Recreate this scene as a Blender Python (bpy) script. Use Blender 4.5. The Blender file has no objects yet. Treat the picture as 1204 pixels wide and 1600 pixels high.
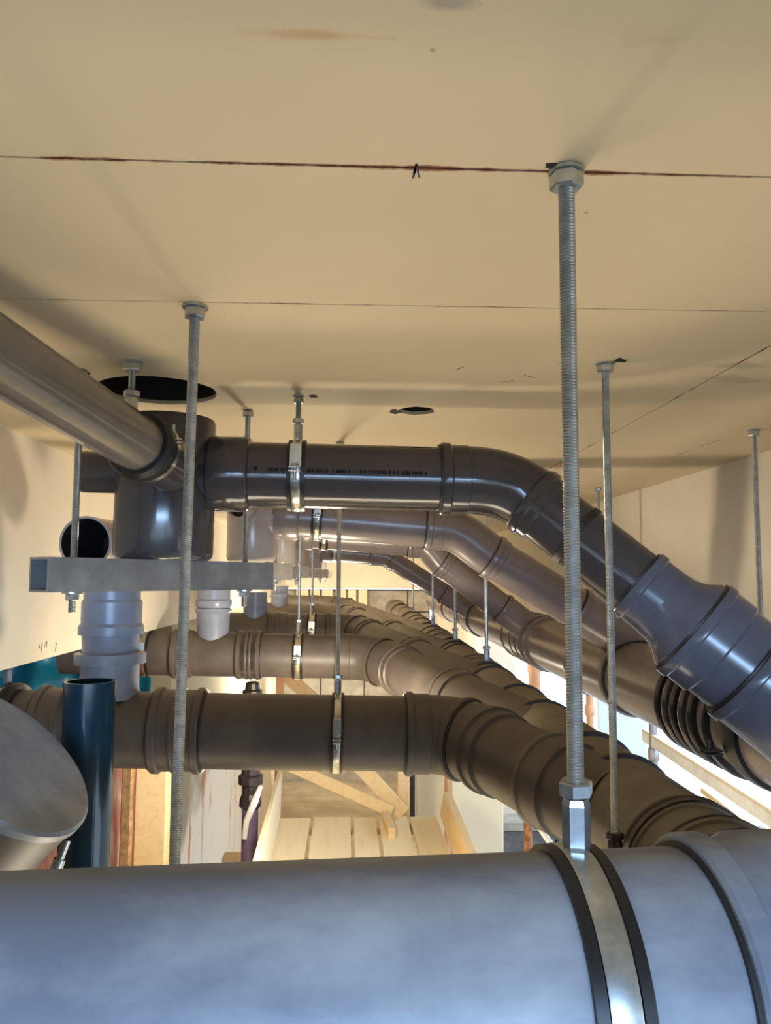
import bpy, bmesh, math, random
from mathutils import Vector, Matrix
V = Vector
random.seed(4)
sc = bpy.context.scene
COL = sc.collection
PI = math.pi

# ------------------------------------------------------------------ camera
CZ = 2.30                       # camera height above the shaft floor
F = 1200.0                      # focal length in pixels (frame 1204 x 1600)
TILT, YAW, ROLL = math.radians(4.95), math.radians(2.87), math.radians(0.25)
EYE = V((0, 0, CZ))
fw = V((math.sin(YAW)*math.cos(TILT), math.cos(YAW)*math.cos(TILT), math.sin(TILT)))
r0 = V((math.cos(YAW), -math.sin(YAW), 0))
u0 = r0.cross(fw)
CR = r0*math.cos(ROLL) + u0*math.sin(ROLL)
CU = u0*math.cos(ROLL) - r0*math.sin(ROLL)
cam_d = bpy.data.cameras.new('camera')
cam_d.sensor_fit = 'VERTICAL'; cam_d.sensor_height = 24; cam_d.lens = 24*F/1600
cam_d.clip_start = 0.02; cam_d.clip_end = 200
cam = bpy.data.objects.new('camera', cam_d); COL.objects.link(cam)
cam.matrix_world = Matrix(((CR.x, CU.x, -fw.x, EYE.x), (CR.y, CU.y, -fw.y, EYE.y), (CR.z, CU.z, -fw.z, EYE.z), (0, 0, 0, 1)))
sc.camera = cam

# ------------------------------------------------------------------ light
sc.view_settings.view_transform = 'Standard'
sc.view_settings.look = 'None'
sc.view_settings.gamma = 1
sc.view_settings.use_curve_mapping = False
sc.view_settings.exposure = 0.18
w = bpy.data.worlds.new('sky'); sc.world = w; w.use_nodes = True
bg = w.node_tree.nodes['Background']
bg.inputs[0].default_value = (0.60, 0.78, 1.0, 1); bg.inputs[1].default_value = 3.6

def area_light(name, loc, target, sx, sy, power, col):
    l = bpy.data.lights.new(name, 'AREA'); l.shape = 'RECTANGLE'; l.size = sx; l.size_y = sy
    l.energy = power; l.color = col
    o = bpy.data.objects.new(name, l); COL.objects.link(o); o.location = loc
    o.rotation_euler = (V(target)-V(loc)).to_track_quat('-Z', 'Y').to_euler()
    return o
def point_light(name, loc, power, col, r=0.03):
    l = bpy.data.lights.new(name, 'POINT'); l.energy = power; l.color = col; l.shadow_soft_size = r
    o = bpy.data.objects.new(name, l); COL.objects.link(o); o.location = loc
point_light('unseen_warm_light', (-0.10, 2.28, CZ-0.44), 20, (1.0, 0.86, 0.64), 0.06)      # bare lamp behind the nearest lower pipe
area_light('unseen_warm_light', (-0.15, 5.4, CZ-1.0), (-0.1, 5.6, CZ+0.3), 0.8, 1.2, 62, (1.0, 0.90, 0.74))  # added unseen fill for the far ceiling
area_light('unseen_warm_light', (-0.15, 7.6, CZ-1.6), (-0.1, 9.0, CZ-0.4), 0.8, 0.8, 24, (1.0, 0.90, 0.74))  # added unseen fill aimed at the end wall
area_light('unseen_warm_light', (0.0, 1.45, CZ-1.7), (0.0, 1.15, CZ+0.3), 1.0, 0.5, 18.5, (1.0, 0.85, 0.61))  # added unseen fill from below for the near ceiling
area_light('daylight_behind', (0.3, -2.3, CZ-0.14), (0.1, 0.6, CZ-0.16), 1.8, 0.24, 70, (0.38, 0.62, 1.0))

# ------------------------------------------------------------------ pixel rays on real planes
def ray(px, py):
    return (fw + CR*((px-602)/F) + CU*((800-py)/F)).normalized()
def PY(px, py, Y):
    d = ray(px, py); return EYE + d*(Y/d.y)
def PZ(px, py, z):
    d = ray(px, py); return EYE + d*((z-CZ)/d.z)
def PX(px, py, x):
    d = ray(px, py); return EYE + d*(x/d.x)
CEIL = CZ + 0.307
def proj(p):
    d = V(p)-EYE; k = d.dot(fw)
    return 602+F*d.dot(CR)/k, 800-F*d.dot(CU)/k

# ------------------------------------------------------------------ materials
def mat(name, col, rough=0.5, metal=0.0, var=0.0, scale=8.0, bump=0.0, bscale=60.0, col2=None, lo=0.4, hi=0.65, spec=0.5, stretch=None, coat=0.0, shift=(0, 0, 0)):
    m = bpy.data.materials.new(name); m.use_nodes = True
    nt = m.node_tree; N = nt.nodes; L = nt.links
    b = N['Principled BSDF']
    b.inputs['Base Color'].default_value = (*col, 1); b.inputs['Roughness'].default_value = rough
    b.inputs['Metallic'].default_value = metal; b.inputs['Specular IOR Level'].default_value = spec
    b.inputs['Coat Weight'].default_value = coat
    tc = N.new('ShaderNodeTexCoord'); src = tc.outputs['Object']
    if stretch:
        mp = N.new('ShaderNodeMapping'); mp.inputs['Scale'].default_value = stretch; mp.inputs['Location'].default_value = shift
        L.new(src, mp.inputs['Vector']); src = mp.outputs['Vector']
    if var or col2:
        n = N.new('ShaderNodeTexNoise'); n.inputs['Scale'].default_value = scale; n.inputs['Detail'].default_value = 6
        n.inputs['Roughness'].default_value = 0.62
        L.new(src, n.inputs['Vector'])
        r = N.new('ShaderNodeValToRGB'); r.color_ramp.elements[0].position = lo; r.color_ramp.elements[1].position = hi
        c2 = col2 or tuple(min(1, c*(1+var)) for c in col)
        c1 = col if col2 else tuple(c*(1-var) for c in col)
        r.color_ramp.elements[0].color = (*c1, 1); r.color_ramp.elements[1].color = (*c2, 1)
        L.new(n.outputs['Fac'], r.inputs['Fac']); L.new(r.outputs['Color'], b.inputs['Base Color'])
    if bump:
        n2 = N.new('ShaderNodeTexNoise'); n2.inputs['Scale'].default_value = bscale; n2.inputs['Detail'].default_value = 5
        L.new(src, n2.inputs['Vector'])
        bp = N.new('ShaderNodeBump'); bp.inputs['Strength'].default_value = bump; bp.inputs['Distance'].default_value = 0.004
        L.new(n2.outputs['Fac'], bp.inputs['Height']); L.new(bp.outputs['Normal'], b.inputs['Normal'])
    return m

M = {}
M['pvc'] = mat('grey_pipe_plastic', (0.062, 0.050, 0.050), 0.15, var=0.10, scale=9, bump=0.03, bscale=40)
M['pvc_lit'] = mat('lit_pipe_plastic', (0.22, 0.178, 0.168), 0.26, var=0.10, scale=9)  # lamplight on the farther upper pipes is put into this lighter colour
M['pvc_daylit'] = mat('daylit_fitting_plastic', (0.105, 0.104, 0.132), 0.2, var=0.10, scale=9)  # blue daylight on the nearest branch's fittings, painted into the base colour
M['pvc_tan'] = mat('tan_dusted_pipe', (0.15, 0.128, 0.098), 0.5, col2=(0.24, 0.205, 0.15), scale=6, lo=0.42, hi=0.72)
M['pvc_dusty'] = mat('dusty_pipe_plastic', (0.085, 0.069, 0.062), 0.46, col2=(0.140, 0.115, 0.096), scale=7, lo=0.42, hi=0.75, bump=0.05, bscale=90)
M['pvc_fore'] = mat('cement_dusted_pipe', (0.185, 0.210, 0.270), 0.40, col2=(0.38, 0.41, 0.45), scale=6.0, lo=0.45, hi=0.66, bump=0.04, bscale=120, stretch=(0.6, 1, 1), shift=(2.3, 0.4, 0.0))
M['pvc_blue'] = mat('blue_grey_socket_plastic', (0.25, 0.28, 0.36), 0.30, var=0.10, scale=12)
M['trap'] = mat('trap_grey_plastic', (0.060, 0.052, 0.054), 0.14, var=0.08, scale=9)
M['trap_pale'] = mat('trap_pale_plastic', (0.42, 0.37, 0.34), 0.2, var=0.08, scale=9)
M['black_pipe'] = mat('black_pipe', (0.008, 0.030, 0.048), 0.14, var=0.1)  # cyan daylight sheen tinted into the black
M['rubber'] = mat('black_rubber', (0.010, 0.010, 0.011), 0.42)
M['seal'] = mat('dark_seal', (0.022, 0.019, 0.017), 0.5)
M['zinc'] = mat('zinc_plated_steel', (0.50, 0.53, 0.54), 0.32, 0.9, var=0.15, scale=60)
M['band'] = mat('clamp_steel', (0.62, 0.62, 0.58), 0.24, 1.0, var=0.15, scale=40)
M['galv_lit'] = mat('lit_galvanised_rail', (0.62, 0.58, 0.52), 0.4, 0.4, var=0.12, scale=14)  # brighter copy of the rail colour, carries the light on the farther rails
M['galv'] = mat('galvanised_rail', (0.34, 0.33, 0.32), 0.48, 0.55, var=0.20, scale=14, bump=0.05)
M['steelpipe'] = mat('brushed_grey_inlet_pipe', (0.16, 0.135, 0.115), 0.2, 0.0, var=0.12, scale=10, coat=0.2)
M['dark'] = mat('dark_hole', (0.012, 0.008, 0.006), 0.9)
M['pine'] = mat('pine_board', (0.80, 0.58, 0.30), 0.6, col2=(0.70, 0.44, 0.19), scale=5, lo=0.45, hi=0.8, stretch=(9, 1, 9), bump=0.06)
M['pine_pale'] = mat('pale_scaffold_plank', (0.90, 0.78, 0.54), 0.6, col2=(0.80, 0.63, 0.39), scale=4, lo=0.5, hi=0.85, stretch=(8, 0.8, 8), bump=0.05)
M['pine_dark'] = mat('brown_timber', (0.36, 0.20, 0.08), 0.6, var=0.3, scale=5, stretch=(8, 1, 8))
M['ply'] = mat('yellow_formwork_sheet', (0.85, 0.58, 0.24), 0.5, var=0.08, scale=4)
M['cream_board'] = mat('cream_board', (0.82, 0.68, 0.46), 0.6, var=0.04, scale=3)
M['plaster'] = mat('cream_plaster', (0.80, 0.73, 0.60), 0.8, var=0.05, scale=2.5, bump=0.06, bscale=70)
M['endbeam'] = mat('cream_concrete_beam', (0.82, 0.74, 0.58), 0.8, var=0.05, scale=3, bump=0.05)
M['floor'] = mat('dusty_floor', (0.50, 0.43, 0.33), 0.85, var=0.18, scale=3, bump=0.2)
M['block'] = mat('grey_concrete_block', (0.36, 0.33, 0.27), 0.9, var=0.18, scale=9, bump=0.35, bscale=50)
M['mortar'] = mat('mortar', (0.20, 0.18, 0.15), 0.95, var=0.2)
M['darkblock'] = mat('dark_concrete_block', (0.14, 0.13, 0.13), 0.9, var=0.25, scale=9, bump=0.3)
M['rust'] = mat('rusty_tube', (0.42, 0.17, 0.05), 0.75, col2=(0.16, 0.06, 0.025), scale=45, lo=0.42, hi=0.6)
M['copper'] = mat('terracotta_pipe', (0.62, 0.30, 0.14), 0.45, var=0.12, scale=10)
M['purple'] = mat('violet_prop_tube', (0.17, 0.13, 0.23), 0.4, var=0.15, scale=20)
M['darksteel'] = mat('dark_prop_steel', (0.045, 0.036, 0.034), 0.4, 0.25, var=0.3, scale=30)
M['greytube'] = mat('grey_scaffold_tube', (0.35, 0.35, 0.37), 0.4, 0.6, var=0.2, scale=20)
M['whitepaint'] = mat('white_rendered_wall', (0.80, 0.80, 0.84), 0.8, var=0.03, scale=2)
M['paleblue'] = mat('pale_blue_sheet', (0.62, 0.76, 0.92), 0.5, var=0.04, scale=2)
M['whitemetal'] = mat('chalky_aluminium', (0.85, 0.84, 0.82), 0.45, 0.0, var=0.12, scale=7)
M['teal'] = mat('teal_tarpaulin', (0.015, 0.24, 0.34), 0.35, var=0.25, scale=5)
M['red'] = mat('red_paint', (0.62, 0.05, 0.03), 0.5, var=0.1)
M['print'] = mat('dark_print', (0.004, 0.004, 0.005), 0.7, spec=0.2)
M['ink'] = mat('dark_violet_ink', (0.03, 0.015, 0.05), 0.7)
M['rustline'] = mat('rust_in_joint', (0.13, 0.040, 0.015), 0.9, col2=(0.34, 0.22, 0.11), scale=9, lo=0.42, hi=0.62)
M['redwall'] = mat('red_stained_render', (0.42, 0.13, 0.09), 0.85, col2=(0.62, 0.40, 0.26), scale=22, lo=0.42, hi=0.62, bump=0.4, bscale=60, stretch=(1, 1, 0.35))

def stained_wall():
    m = mat('red_chalked_plaster', (0.80, 0.73, 0.58), 0.85, bump=0.08, bscale=60)
    nt = m.node_tree; N = nt.nodes; L = nt.links; b = N['Principled BSDF']
    tc = N.new('ShaderNodeTexCoord'); se = N.new('ShaderNodeSeparateXYZ'); L.new(tc.outputs['Object'], se.inputs[0])
    # grey rough patch near the top, red chalk strokes that run down
    n = N.new('ShaderNodeTexNoise'); n.inputs['Scale'].default_value = 2.2; n.inputs['Detail'].default_value = 7
    L.new(tc.outputs['Object'], n.inputs['Vector'])
    a = N.new('ShaderNodeMath'); a.operation = 'MULTIPLY_ADD'; L.new(se.outputs['Z'], a.inputs[0]); a.inputs[1].default_value = 0.8; L.new(n.outputs['Fac'], a.inputs[2])
    s = N.new('ShaderNodeMath'); s.operation = 'MULTIPLY_ADD'; L.new(se.outputs['Y'], s.inputs[0]); s.inputs[1].default_value = -0.225; L.new(a.outputs[0], s.inputs[2])
    r = N.new('ShaderNodeValToRGB'); r.color_ramp.elements[0].position = 0.52; r.color_ramp.elements[1].position = 0.68
    r.color_ramp.elements[0].color = (0.82, 0.75, 0.60, 1); r.color_ramp.elements[1].color = (0.36, 0.31, 0.21, 1)
    L.new(s.outputs[0], r.inputs['Fac'])
    mp = N.new('ShaderNodeMapping'); mp.inputs['Scale'].default_value = (1, 4.0, 0.8); L.new(tc.outputs['Object'], mp.inputs['Vector'])
    n2 = N.new('ShaderNodeTexNoise'); n2.inputs['Scale'].default_value = 1.6; n2.inputs['Detail'].default_value = 8; n2.inputs['Roughness'].default_value = 0.7
    L.new(mp.outputs[0], n2.inputs['Vector'])
    r2 = N.new('ShaderNodeValToRGB'); r2.color_ramp.elements[0].position = 0.585; r2.color_ramp.elements[1].position = 0.67
    L.new(n2.outputs['Fac'], r2.inputs['Fac'])
    mx = N.new('ShaderNodeMix'); mx.data_type = 'RGBA'; L.new(r2.outputs['Color'], mx.inputs[0]); L.new(r.outputs['Color'], mx.inputs[6]); mx.inputs[7].default_value = (0.62, 0.16, 0.09, 1)
    L.new(mx.outputs[2], b.inputs['Base Color'])
    return m
M['stained'] = stained_wall()

def ceiling_mat(lines):
    m = mat('cream_painted_concrete_soffit', (0.72, 0.61, 0.42), 0.75, bump=0.05, bscale=35)
    nt = m.node_tree; N = nt.nodes; L = nt.links; b = N['Principled BSDF']
    g = N.new('ShaderNodeNewGeometry'); pos = g.outputs['Position']
    n = N.new('ShaderNodeTexNoise'); n.inputs['Scale'].default_value = 2.6; n.inputs['Detail'].default_value = 5; L.new(pos, n.inputs['Vector'])
    r = N.new('ShaderNodeValToRGB'); r.color_ramp.elements[0].position = 0.35; r.color_ramp.elements[1].position = 0.7
    r.color_ramp.elements[0].color = (0.585, 0.47, 0.30, 1); r.color_ramp.elements[1].color = (0.645, 0.525, 0.345, 1)
    L.new(n.outputs['Fac'], r.inputs['Fac']); cur = r.outputs['Color']
    # faint smears and specks
    mp = N.new('ShaderNodeMapping'); mp.inputs['Scale'].default_value = (5, 14, 5); L.new(pos, mp.inputs['Vector'])
    n3 = N.new('ShaderNodeTexNoise'); n3.inputs['Scale'].default_value = 1.7; n3.inputs['Detail'].default_value = 4; L.new(mp.outputs[0], n3.inputs['Vector'])
    r3 = N.new('ShaderNodeValToRGB'); r3.color_ramp.elements[0].position = 0.70; r3.color_ramp.elements[1].position = 0.82; r3.color_ramp.elements[1].color = (0.35, 0.35, 0.35, 1)
    L.new(n3.outputs['Fac'], r3.inputs['Fac'])
    mx = N.new('ShaderNodeMix'); mx.data_type = 'RGBA'; L.new(r3.outputs['Color'], mx.inputs[0]); L.new(cur, mx.inputs[6]); mx.inputs[7].default_value = (0.42, 0.27, 0.14, 1); cur = mx.outputs[2]
    vo = N.new('ShaderNodeTexVoronoi'); vo.inputs['Scale'].default_value = 13; L.new(pos, vo.inputs['Vector'])
    r4 = N.new('ShaderNodeValToRGB'); r4.color_ramp.elements[0].position = 0.018; r4.color_ramp.elements[0].color = (0.7, 0.7, 0.7, 1); r4.color_ramp.elements[1].position = 0.035; r4.color_ramp.elements[1].color = (0, 0, 0, 1)
    L.new(vo.outputs['Distance'], r4.inputs['Fac'])
    mx = N.new('ShaderNodeMix'); mx.data_type = 'RGBA'; L.new(r4.outputs['Color'], mx.inputs[0]); L.new(cur, mx.inputs[6]); mx.inputs[7].default_value = (0.22, 0.14, 0.08, 1); cur = mx.outputs[2]
    # rust bleeding out of the joints
    nw = N.new('ShaderNodeTexNoise'); nw.inputs['Scale'].default_value = 8; nw.inputs['Detail'].default_value = 8; nw.inputs['Roughness'].default_value = 0.7; L.new(pos, nw.inputs['Vector'])
    for (nv, c, wd) in lines:
        d = N.new('ShaderNodeVectorMath'); d.operation = 'DOT_PRODUCT'; L.new(pos, d.inputs[0]); d.inputs[1].default_value = nv
        s = N.new('ShaderNodeMath'); s.operation = 'SUBTRACT'; L.new(d.outputs['Value'], s.inputs[0]); s.inputs[1].default_value = c
        ab = N.new('ShaderNodeMath'); ab.operation = 'ABSOLUTE'; L.new(s.outputs[0], ab.inputs[0])
        k = N.new('ShaderNodeMath'); k.operation = 'MULTIPLY_ADD'; L.new(ab.outputs[0], k.inputs[0]); k.inputs[1].default_value = -1/wd; L.new(nw.outputs['Fac'], k.inputs[2])
        rr = N.new('ShaderNodeValToRGB'); rr.color_ramp.elements[0].position = 0.40; rr.color_ramp.elements[1].position = 0.52; L.new(k.outputs[0], rr.inputs['Fac'])
        mx = N.new('ShaderNodeMix'); mx.data_type = 'RGBA'; L.new(rr.outputs['Color'], mx.inputs[0]); L.new(cur, mx.inputs[6]); mx.inputs[7].default_value = (0.20, 0.055, 0.02, 1); cur = mx.outputs[2]
    # two old damp patches
    for (cn, rx, ry, cl) in ((PZ(1132, 592, CEIL), 0.075, 0.03, (0.36, 0.27, 0.20, 1)), (PZ(1150, 572, CEIL), 0.06, 0.02, (0.34, 0.27, 0.17, 1)), (PZ(500, 55, CEIL), 0.06, 0.006, (0.50, 0.27, 0.12, 1)), (PZ(700, 3, CEIL), 0.02, 0.008, (0.25, 0.22, 0.20, 1))):
        mp = N.new('ShaderNodeMapping'); mp.vector_type = 'TEXTURE'; mp.inputs['Location'].default_value = cn; mp.inputs['Scale'].default_value = (rx, ry, 0.05); L.new(pos, mp.inputs['Vector'])
        ln = N.new('ShaderNodeVectorMath'); ln.operation = 'LENGTH'; L.new(mp.outputs[0], ln.inputs[0])
        k = N.new('ShaderNodeMath'); k.operation = 'MULTIPLY_ADD'; L.new(ln.outputs['Value'], k.inputs[0]); k.inputs[1].default_value = -0.25; L.new(nw.outputs['Fac'], k.inputs[2])
        rr = N.new('ShaderNodeValToRGB'); rr.color_ramp.elements[0].position = 0.26; rr.color_ramp.elements[1].position = 0.42; rr.color_ramp.elements[1].color = (0.6, 0.6, 0.6, 1); L.new(k.outputs[0], rr.inputs['Fac'])
        mx = N.new('ShaderNodeMix'); mx.data_type = 'RGBA'; L.new(rr.outputs['Color'], mx.inputs[0]); L.new(cur, mx.inputs[6]); mx.inputs[7].default_value = cl; cur = mx.outputs[2]
    L.new(cur, b.inputs['Base Color'])
    return m

# ------------------------------------------------------------------ mesh builder
def frame_of(d):
    d = V(d).normalized()
    a = V((0, 0, 1)) if abs(d.z) < 0.9 else V((1, 0, 0))
    x = a.cross(d).normalized(); y = d.cross(x)
    return x, y, d
class MB:
    def __init__(s): s.v = []; s.f = []
    def rings(s, rs, closed_profile=False, cap0=False, cap1=False):
        b = len(s.v); n = len(rs[0])
        for r in rs: s.v += r
        m = len(rs)
        for i in range(m if closed_profile else m-1):
            i2 = (i+1) % m
            for j in range(n):
                j2 = (j+1) % n
                s.f.append((b+i*n+j, b+i*n+j2, b+i2*n+j2, b+i2*n+j))
        if cap0: s.f.append(tuple(b+j for j in range(n))[::-1])
        if cap1: s.f.append(tuple(b+(m-1)*n+j for j in range(n)))
        return s
    def lathe(s, p, d, prof, n=40, cap0=False, cap1=False, closed=False, rot=0.0):
        x, y, d = frame_of(d); p = V(p); rs = []
        for t, r in prof:
            c = p+d*t
            rs.append([c+x*(r*math.cos(rot+2*PI*j/n))+y*(r*math.sin(rot+2*PI*j/n)) for j in range(n)])
        return s.rings(rs, closed, cap0, cap1)
    def sweep(s, pts, rad, n=40, cap0=False, cap1=False):
        pts = [V(p) for p in pts]; k = len(pts); rs = []; x = None
        if not isinstance(rad, (list, tuple)): rad = [rad]*k
        for i, p in enumerate(pts):
            t = (pts[min(i+1, k-1)]-pts[max(i-1, 0)]).normalized()
            if x is None: x, y, _ = frame_of(t)
            else:
                x = (x-t*x.dot(t)).normalized(); y = t.cross(x)
            rs.append([p+x*(rad[i]*math.cos(2*PI*j/n))+y*(rad[i]*math.sin(2*PI*j/n)) for j in range(n)])
        return s.rings(rs, False, cap0, cap1)
    def box(s, c, size, rot=None):
        c = V(c); h = V(size)/2; b = len(s.v); R = rot or Matrix.Identity(3)
        for sx in (-1, 1):
            for sy in (-1, 1):
                for sz in (-1, 1): s.v.append(c+R@V((sx*h.x, sy*h.y, sz*h.z)))
        for q in ((0, 1, 3, 2), (4, 6, 7, 5), (0, 4, 5, 1), (2, 3, 7, 6), (0, 2, 6, 4), (1, 5, 7, 3)): s.f.append(tuple(b+i for i in q))
        return s
    def beam(s, p, q, w, h, up=(0, 0, 1)):          # rectangular bar from p to q, w sideways, h along up
        p, q = V(p), V(q); d = (q-p).normalized(); x = V(up).cross(d).normalized(); z = d.cross(x)
        R = Matrix((x, d, z)).transposed()
        return s.box((p+q)/2, (w, (q-p).length, h), R)
    def hexa(s, p, d, r, h, rot=0.3):
        return s.lathe(p, d, [(0, r*0.9), (h*0.12, r), (h*0.88, r), (h, r*0.9)], 6, True, True, rot=rot)
    def prism(s, poly, off):
        b = len(s.v); n = len(poly); off = V(off)
        s.v += [V(p) for p in poly]+[V(p)+off for p in poly]
        s.f.append(tuple(b+i for i in range(n))); s.f.append(tuple(b+n+i for i in range(n))[::-1])
        for i in range(n):
            j = (i+1) % n; s.f.append((b+i, b+n+i, b+n+j, b+j))
        return s

def part(name, mb, m, parent=None, smooth=True, bevel=0.0, label=None, angle=35):
    me = bpy.data.meshes.new(name)
    base = V((0, 0, 0))
    if parent is not None:
        base = BASE[parent.name]
    me.from_pydata([v-base for v in mb.v], [], mb.f); me.update()
    bm = bmesh.new(); bm.from_mesh(me); bmesh.ops.recalc_face_normals(bm, faces=bm.faces)
    if bevel:
        bmesh.ops.bevel(bm, geom=[e for e in bm.edges if e.calc_face_angle(0) > 0.6], offset=bevel, segments=1, affect='EDGES', profile=0.5)
    bm.to_mesh(me); bm.free()
    if smooth:
        for p in me.polygons: p.use_smooth = True
        me.set_sharp_from_angle(angle=math.radians(angle))
    me.materials.append(M[m] if isinstance(m, str) else m)
    o = bpy.data.objects.new(name, me); COL.objects.link(o)
    if parent is not None:
        o.parent = parent
    BASE[o.name] = base
    if label: o['label'] = label
    return o
BASE = {}
def thing(name, label, cat, loc, group=None):
    o = bpy.data.objects.new(name, None); COL.objects.link(o); o.location = loc; o.empty_display_size = 0.05
    o['label'] = label; o['category'] = cat
    if group: o['group'] = group
    BASE[o.name] = V(loc); return o
def solo(name, mb, m, label, cat, group=None, **k):
    o = part(name, mb, m, None, **k); o['label'] = label; o['category'] = cat
    if group: o['group'] = group
    return o
def structure(name, mb, m, parent=None, **k):
    o = part(name, mb, m, parent, **k); o['kind'] = 'structure'; return o

def lerp(a, b, t): return V(a)*(1-t)+V(b)*t
def bez(a, b, c, d, n):
    out = []
    for i in range(n+1):
        t = i/n; s = 1-t
        out.append(V(a)*s**3+V(b)*3*s*s*t+V(c)*3*s*t*t+V(d)*t**3)
    return out
def elbow_pts(B, d1, C, d2, n=12):
    L = (C-B).length*0.38
    return bez(B, B+d1*L, C-d2*L, C, n)

# pipe fittings ---------------------------------------------------------------
def socket(root, p, d, r, L=0.05, m='pvc', bead=0.008, wall=0.0045, seal=True, n=40):
    """push-fit socket: bead at the mouth (at p), body running along d"""
    so_ = part('socket', MB().lathe(p, d, [(0, r), (0, r+bead*0.85), (0.002, r+bead), (0.014, r+bead), (0.017, r+wall), (L, r+wall), (L+0.004, r)], n), m, root)
    if seal: part('seal_ring', MB().lathe(p, d, [(-0.004, r), (-0.004, r+bead*0.55), (0.0005, r+bead*0.55), (0.0005, r)], n), 'seal', so_)
def ring(root, p, d, r, w=0.006, h=0.004, m='seal', name='seal_ring', n=40):
    part(name, MB().lathe(p, d, [(-w/2, r-0.001), (-w/2, r+h*0.8), (-w/4, r+h), (w/4, r+h), (w/2, r+h*0.8), (w/2, r-0.001)], n), m, root)
def thread(mb, p, q, r, fine=True):
    p, q = V(p), V(q); L = (q-p).length; d = q-p
    if not fine:
        return mb.lathe(p, d, [(0, r*0.9), (L, r*0.9)], 12, True, True)
    pitch = 0.0019 if r < 0.0058 else 0.0023
    k = int(L/pitch); prof = []
    for i in range(k):
        prof += [((i+0.05)*pitch, r*0.89), ((i+0.5)*pitch, r*1.02)]
    prof.append((L, r*0.89))
    return mb.lathe(p, d, prof, 12, True, True)
def clamp(root, c, ax, r, front, wd=0.020, m='band', screws=True):
    c, ax, front = V(c), V(ax).normalized(), V(front)
    front = (front-ax*front.dot(ax)).normalized(); up = ax.cross(front)
    if up.z < 0: up = -up
    part('rubber_lining', MB().lathe(c, ax, [(-wd*0.95, r+0.0003), (-wd*0.95, r+0.005), (-wd*0.55, r+0.0055), (-wd*0.5, r+0.003), (wd*0.5, r+0.003), (wd*0.55, r+0.0055), (wd*0.95, r+0.005), (wd*0.95, r+0.0003)], 48), 'rubber', root)
    cb = part('clamp_band', MB().lathe(c, ax, [(-wd/2, r+0.0025), (-wd/2, r+0.0050), (-wd/2+0.002, r+0.0058), (wd/2-0.002, r+0.0058), (wd/2, r+0.0050), (wd/2, r+0.0025)], 48), m, root)
    if screws:
        mb = MB(); e = c+front*(r+0.014)
        R = Matrix((ax, front, up)).transposed()
        for s in (0.004, -0.002): mb.box(e+up*s, (wd*1.3, 0.024, 0.0028), R)
        part('clamp_ear', mb, m, cb, bevel=0.0006)
        s = MB(); s.hexa(e+up*0.0055+front*0.003, up, 0.006, 0.005); s.lathe(e-up*0.016+front*0.003, up, [(0, 0.003), (0.022, 0.003)], 12, True, True)
        part('clamp_screw', s, 'zinc', cb)
        part('clamp_plate', MB().box(c+front*(r+0.0062)+up*0.026, (wd*1.25, 0.0022, 0.038), R), m, cb, bevel=0.0006)
def hanger(label, c, ax, r, rod_r=0.005, front=(0, -1, 0), wd=0.020, fine=True, top=None, clampit=True, screws=True, dzc=0.0, group=None, lean=None, m='band'):
    """threaded rod from the soffit, lock nut, long coupling nut and a rubber-lined clamp round the pipe at c"""
    c = V(c)
    root = thing('pipe_hanger', label, 'pipe hanger', (c.x, c.y, c.z), group)
    tp = V((c.x, c.y, CEIL)) if top is None else V(top)
    bt = c+V((0, 0, r+0.006))
    k = rod_r/0.005
    d = (tp-bt).normalized()
    cl = 0.030*k
    part('threaded_rod', thread(MB(), bt+d*(cl*0.6), tp+d*0.004, rod_r, fine), 'zinc', root)
    part('coupling_nut', MB().hexa(bt-d*0.001, d, rod_r*1.62, cl), 'zinc', root, smooth=False)
    part('lock_nut', MB().hexa(bt+d*(cl+0.0005), d, rod_r*2.0, 0.0085*k, 0.6), 'zinc', root, smooth=False)
    part('ceiling_nut', MB().hexa(tp-d*(0.0115*k), d, rod_r*2.05, 0.0095*k, 0.1), 'zinc', root, smooth=False)
    part('washer', MB().lathe(tp-d*(0.002*k), d, [(0, rod_r*2.15), (0.002*k, rod_r*2.15)], 24, True, True), 'zinc', root)
    if clampit: clamp(root, c, ax, r, front, wd, m, screws)
    return root

# ------------------------------------------------------------------ ceiling
def line_from(p, q):                      # y = a + b x in plan
    b = (q.y-p.y)/(q.x-p.x); return p.y-b*p.x, b
a1, b1 = line_from(PZ(0, 245, CEIL), PZ(1204, 277, CEIL))
a2, b2 = line_from(PZ(0, 467, CEIL), PZ(1204, 487, CEIL))
q1, q2 = PZ(1140, 575, CEIL), PZ(960, 675, CEIL)
cx = (q2.x-q1.x)/(q2.y-q1.y); c0 = q1.x-cx*q1.y   # x = c0 + cx*y
def nline(p, q):
    d = (q-p).normalized(); n = V((-d.y, d.x, 0)); return (tuple(n), n.dot(p))
lines = [(*nline(PZ(0, 245, CEIL), PZ(1204, 277, CEIL)), 0.020), (*nline(PZ(0, 467, CEIL), PZ(1204, 487, CEIL)), 0.011), (*nline(q1, q2), 0.020)]
M['ceiling'] = ceiling_mat(lines)
XL, XR, Y0, Y1 = -2.6, 1.25, -2.4, 9.2
g = 0.0012
def y1(x): return a1+b1*x
def y2(x): return a2+b2*x
def x3(y): return c0+cx*y
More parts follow.
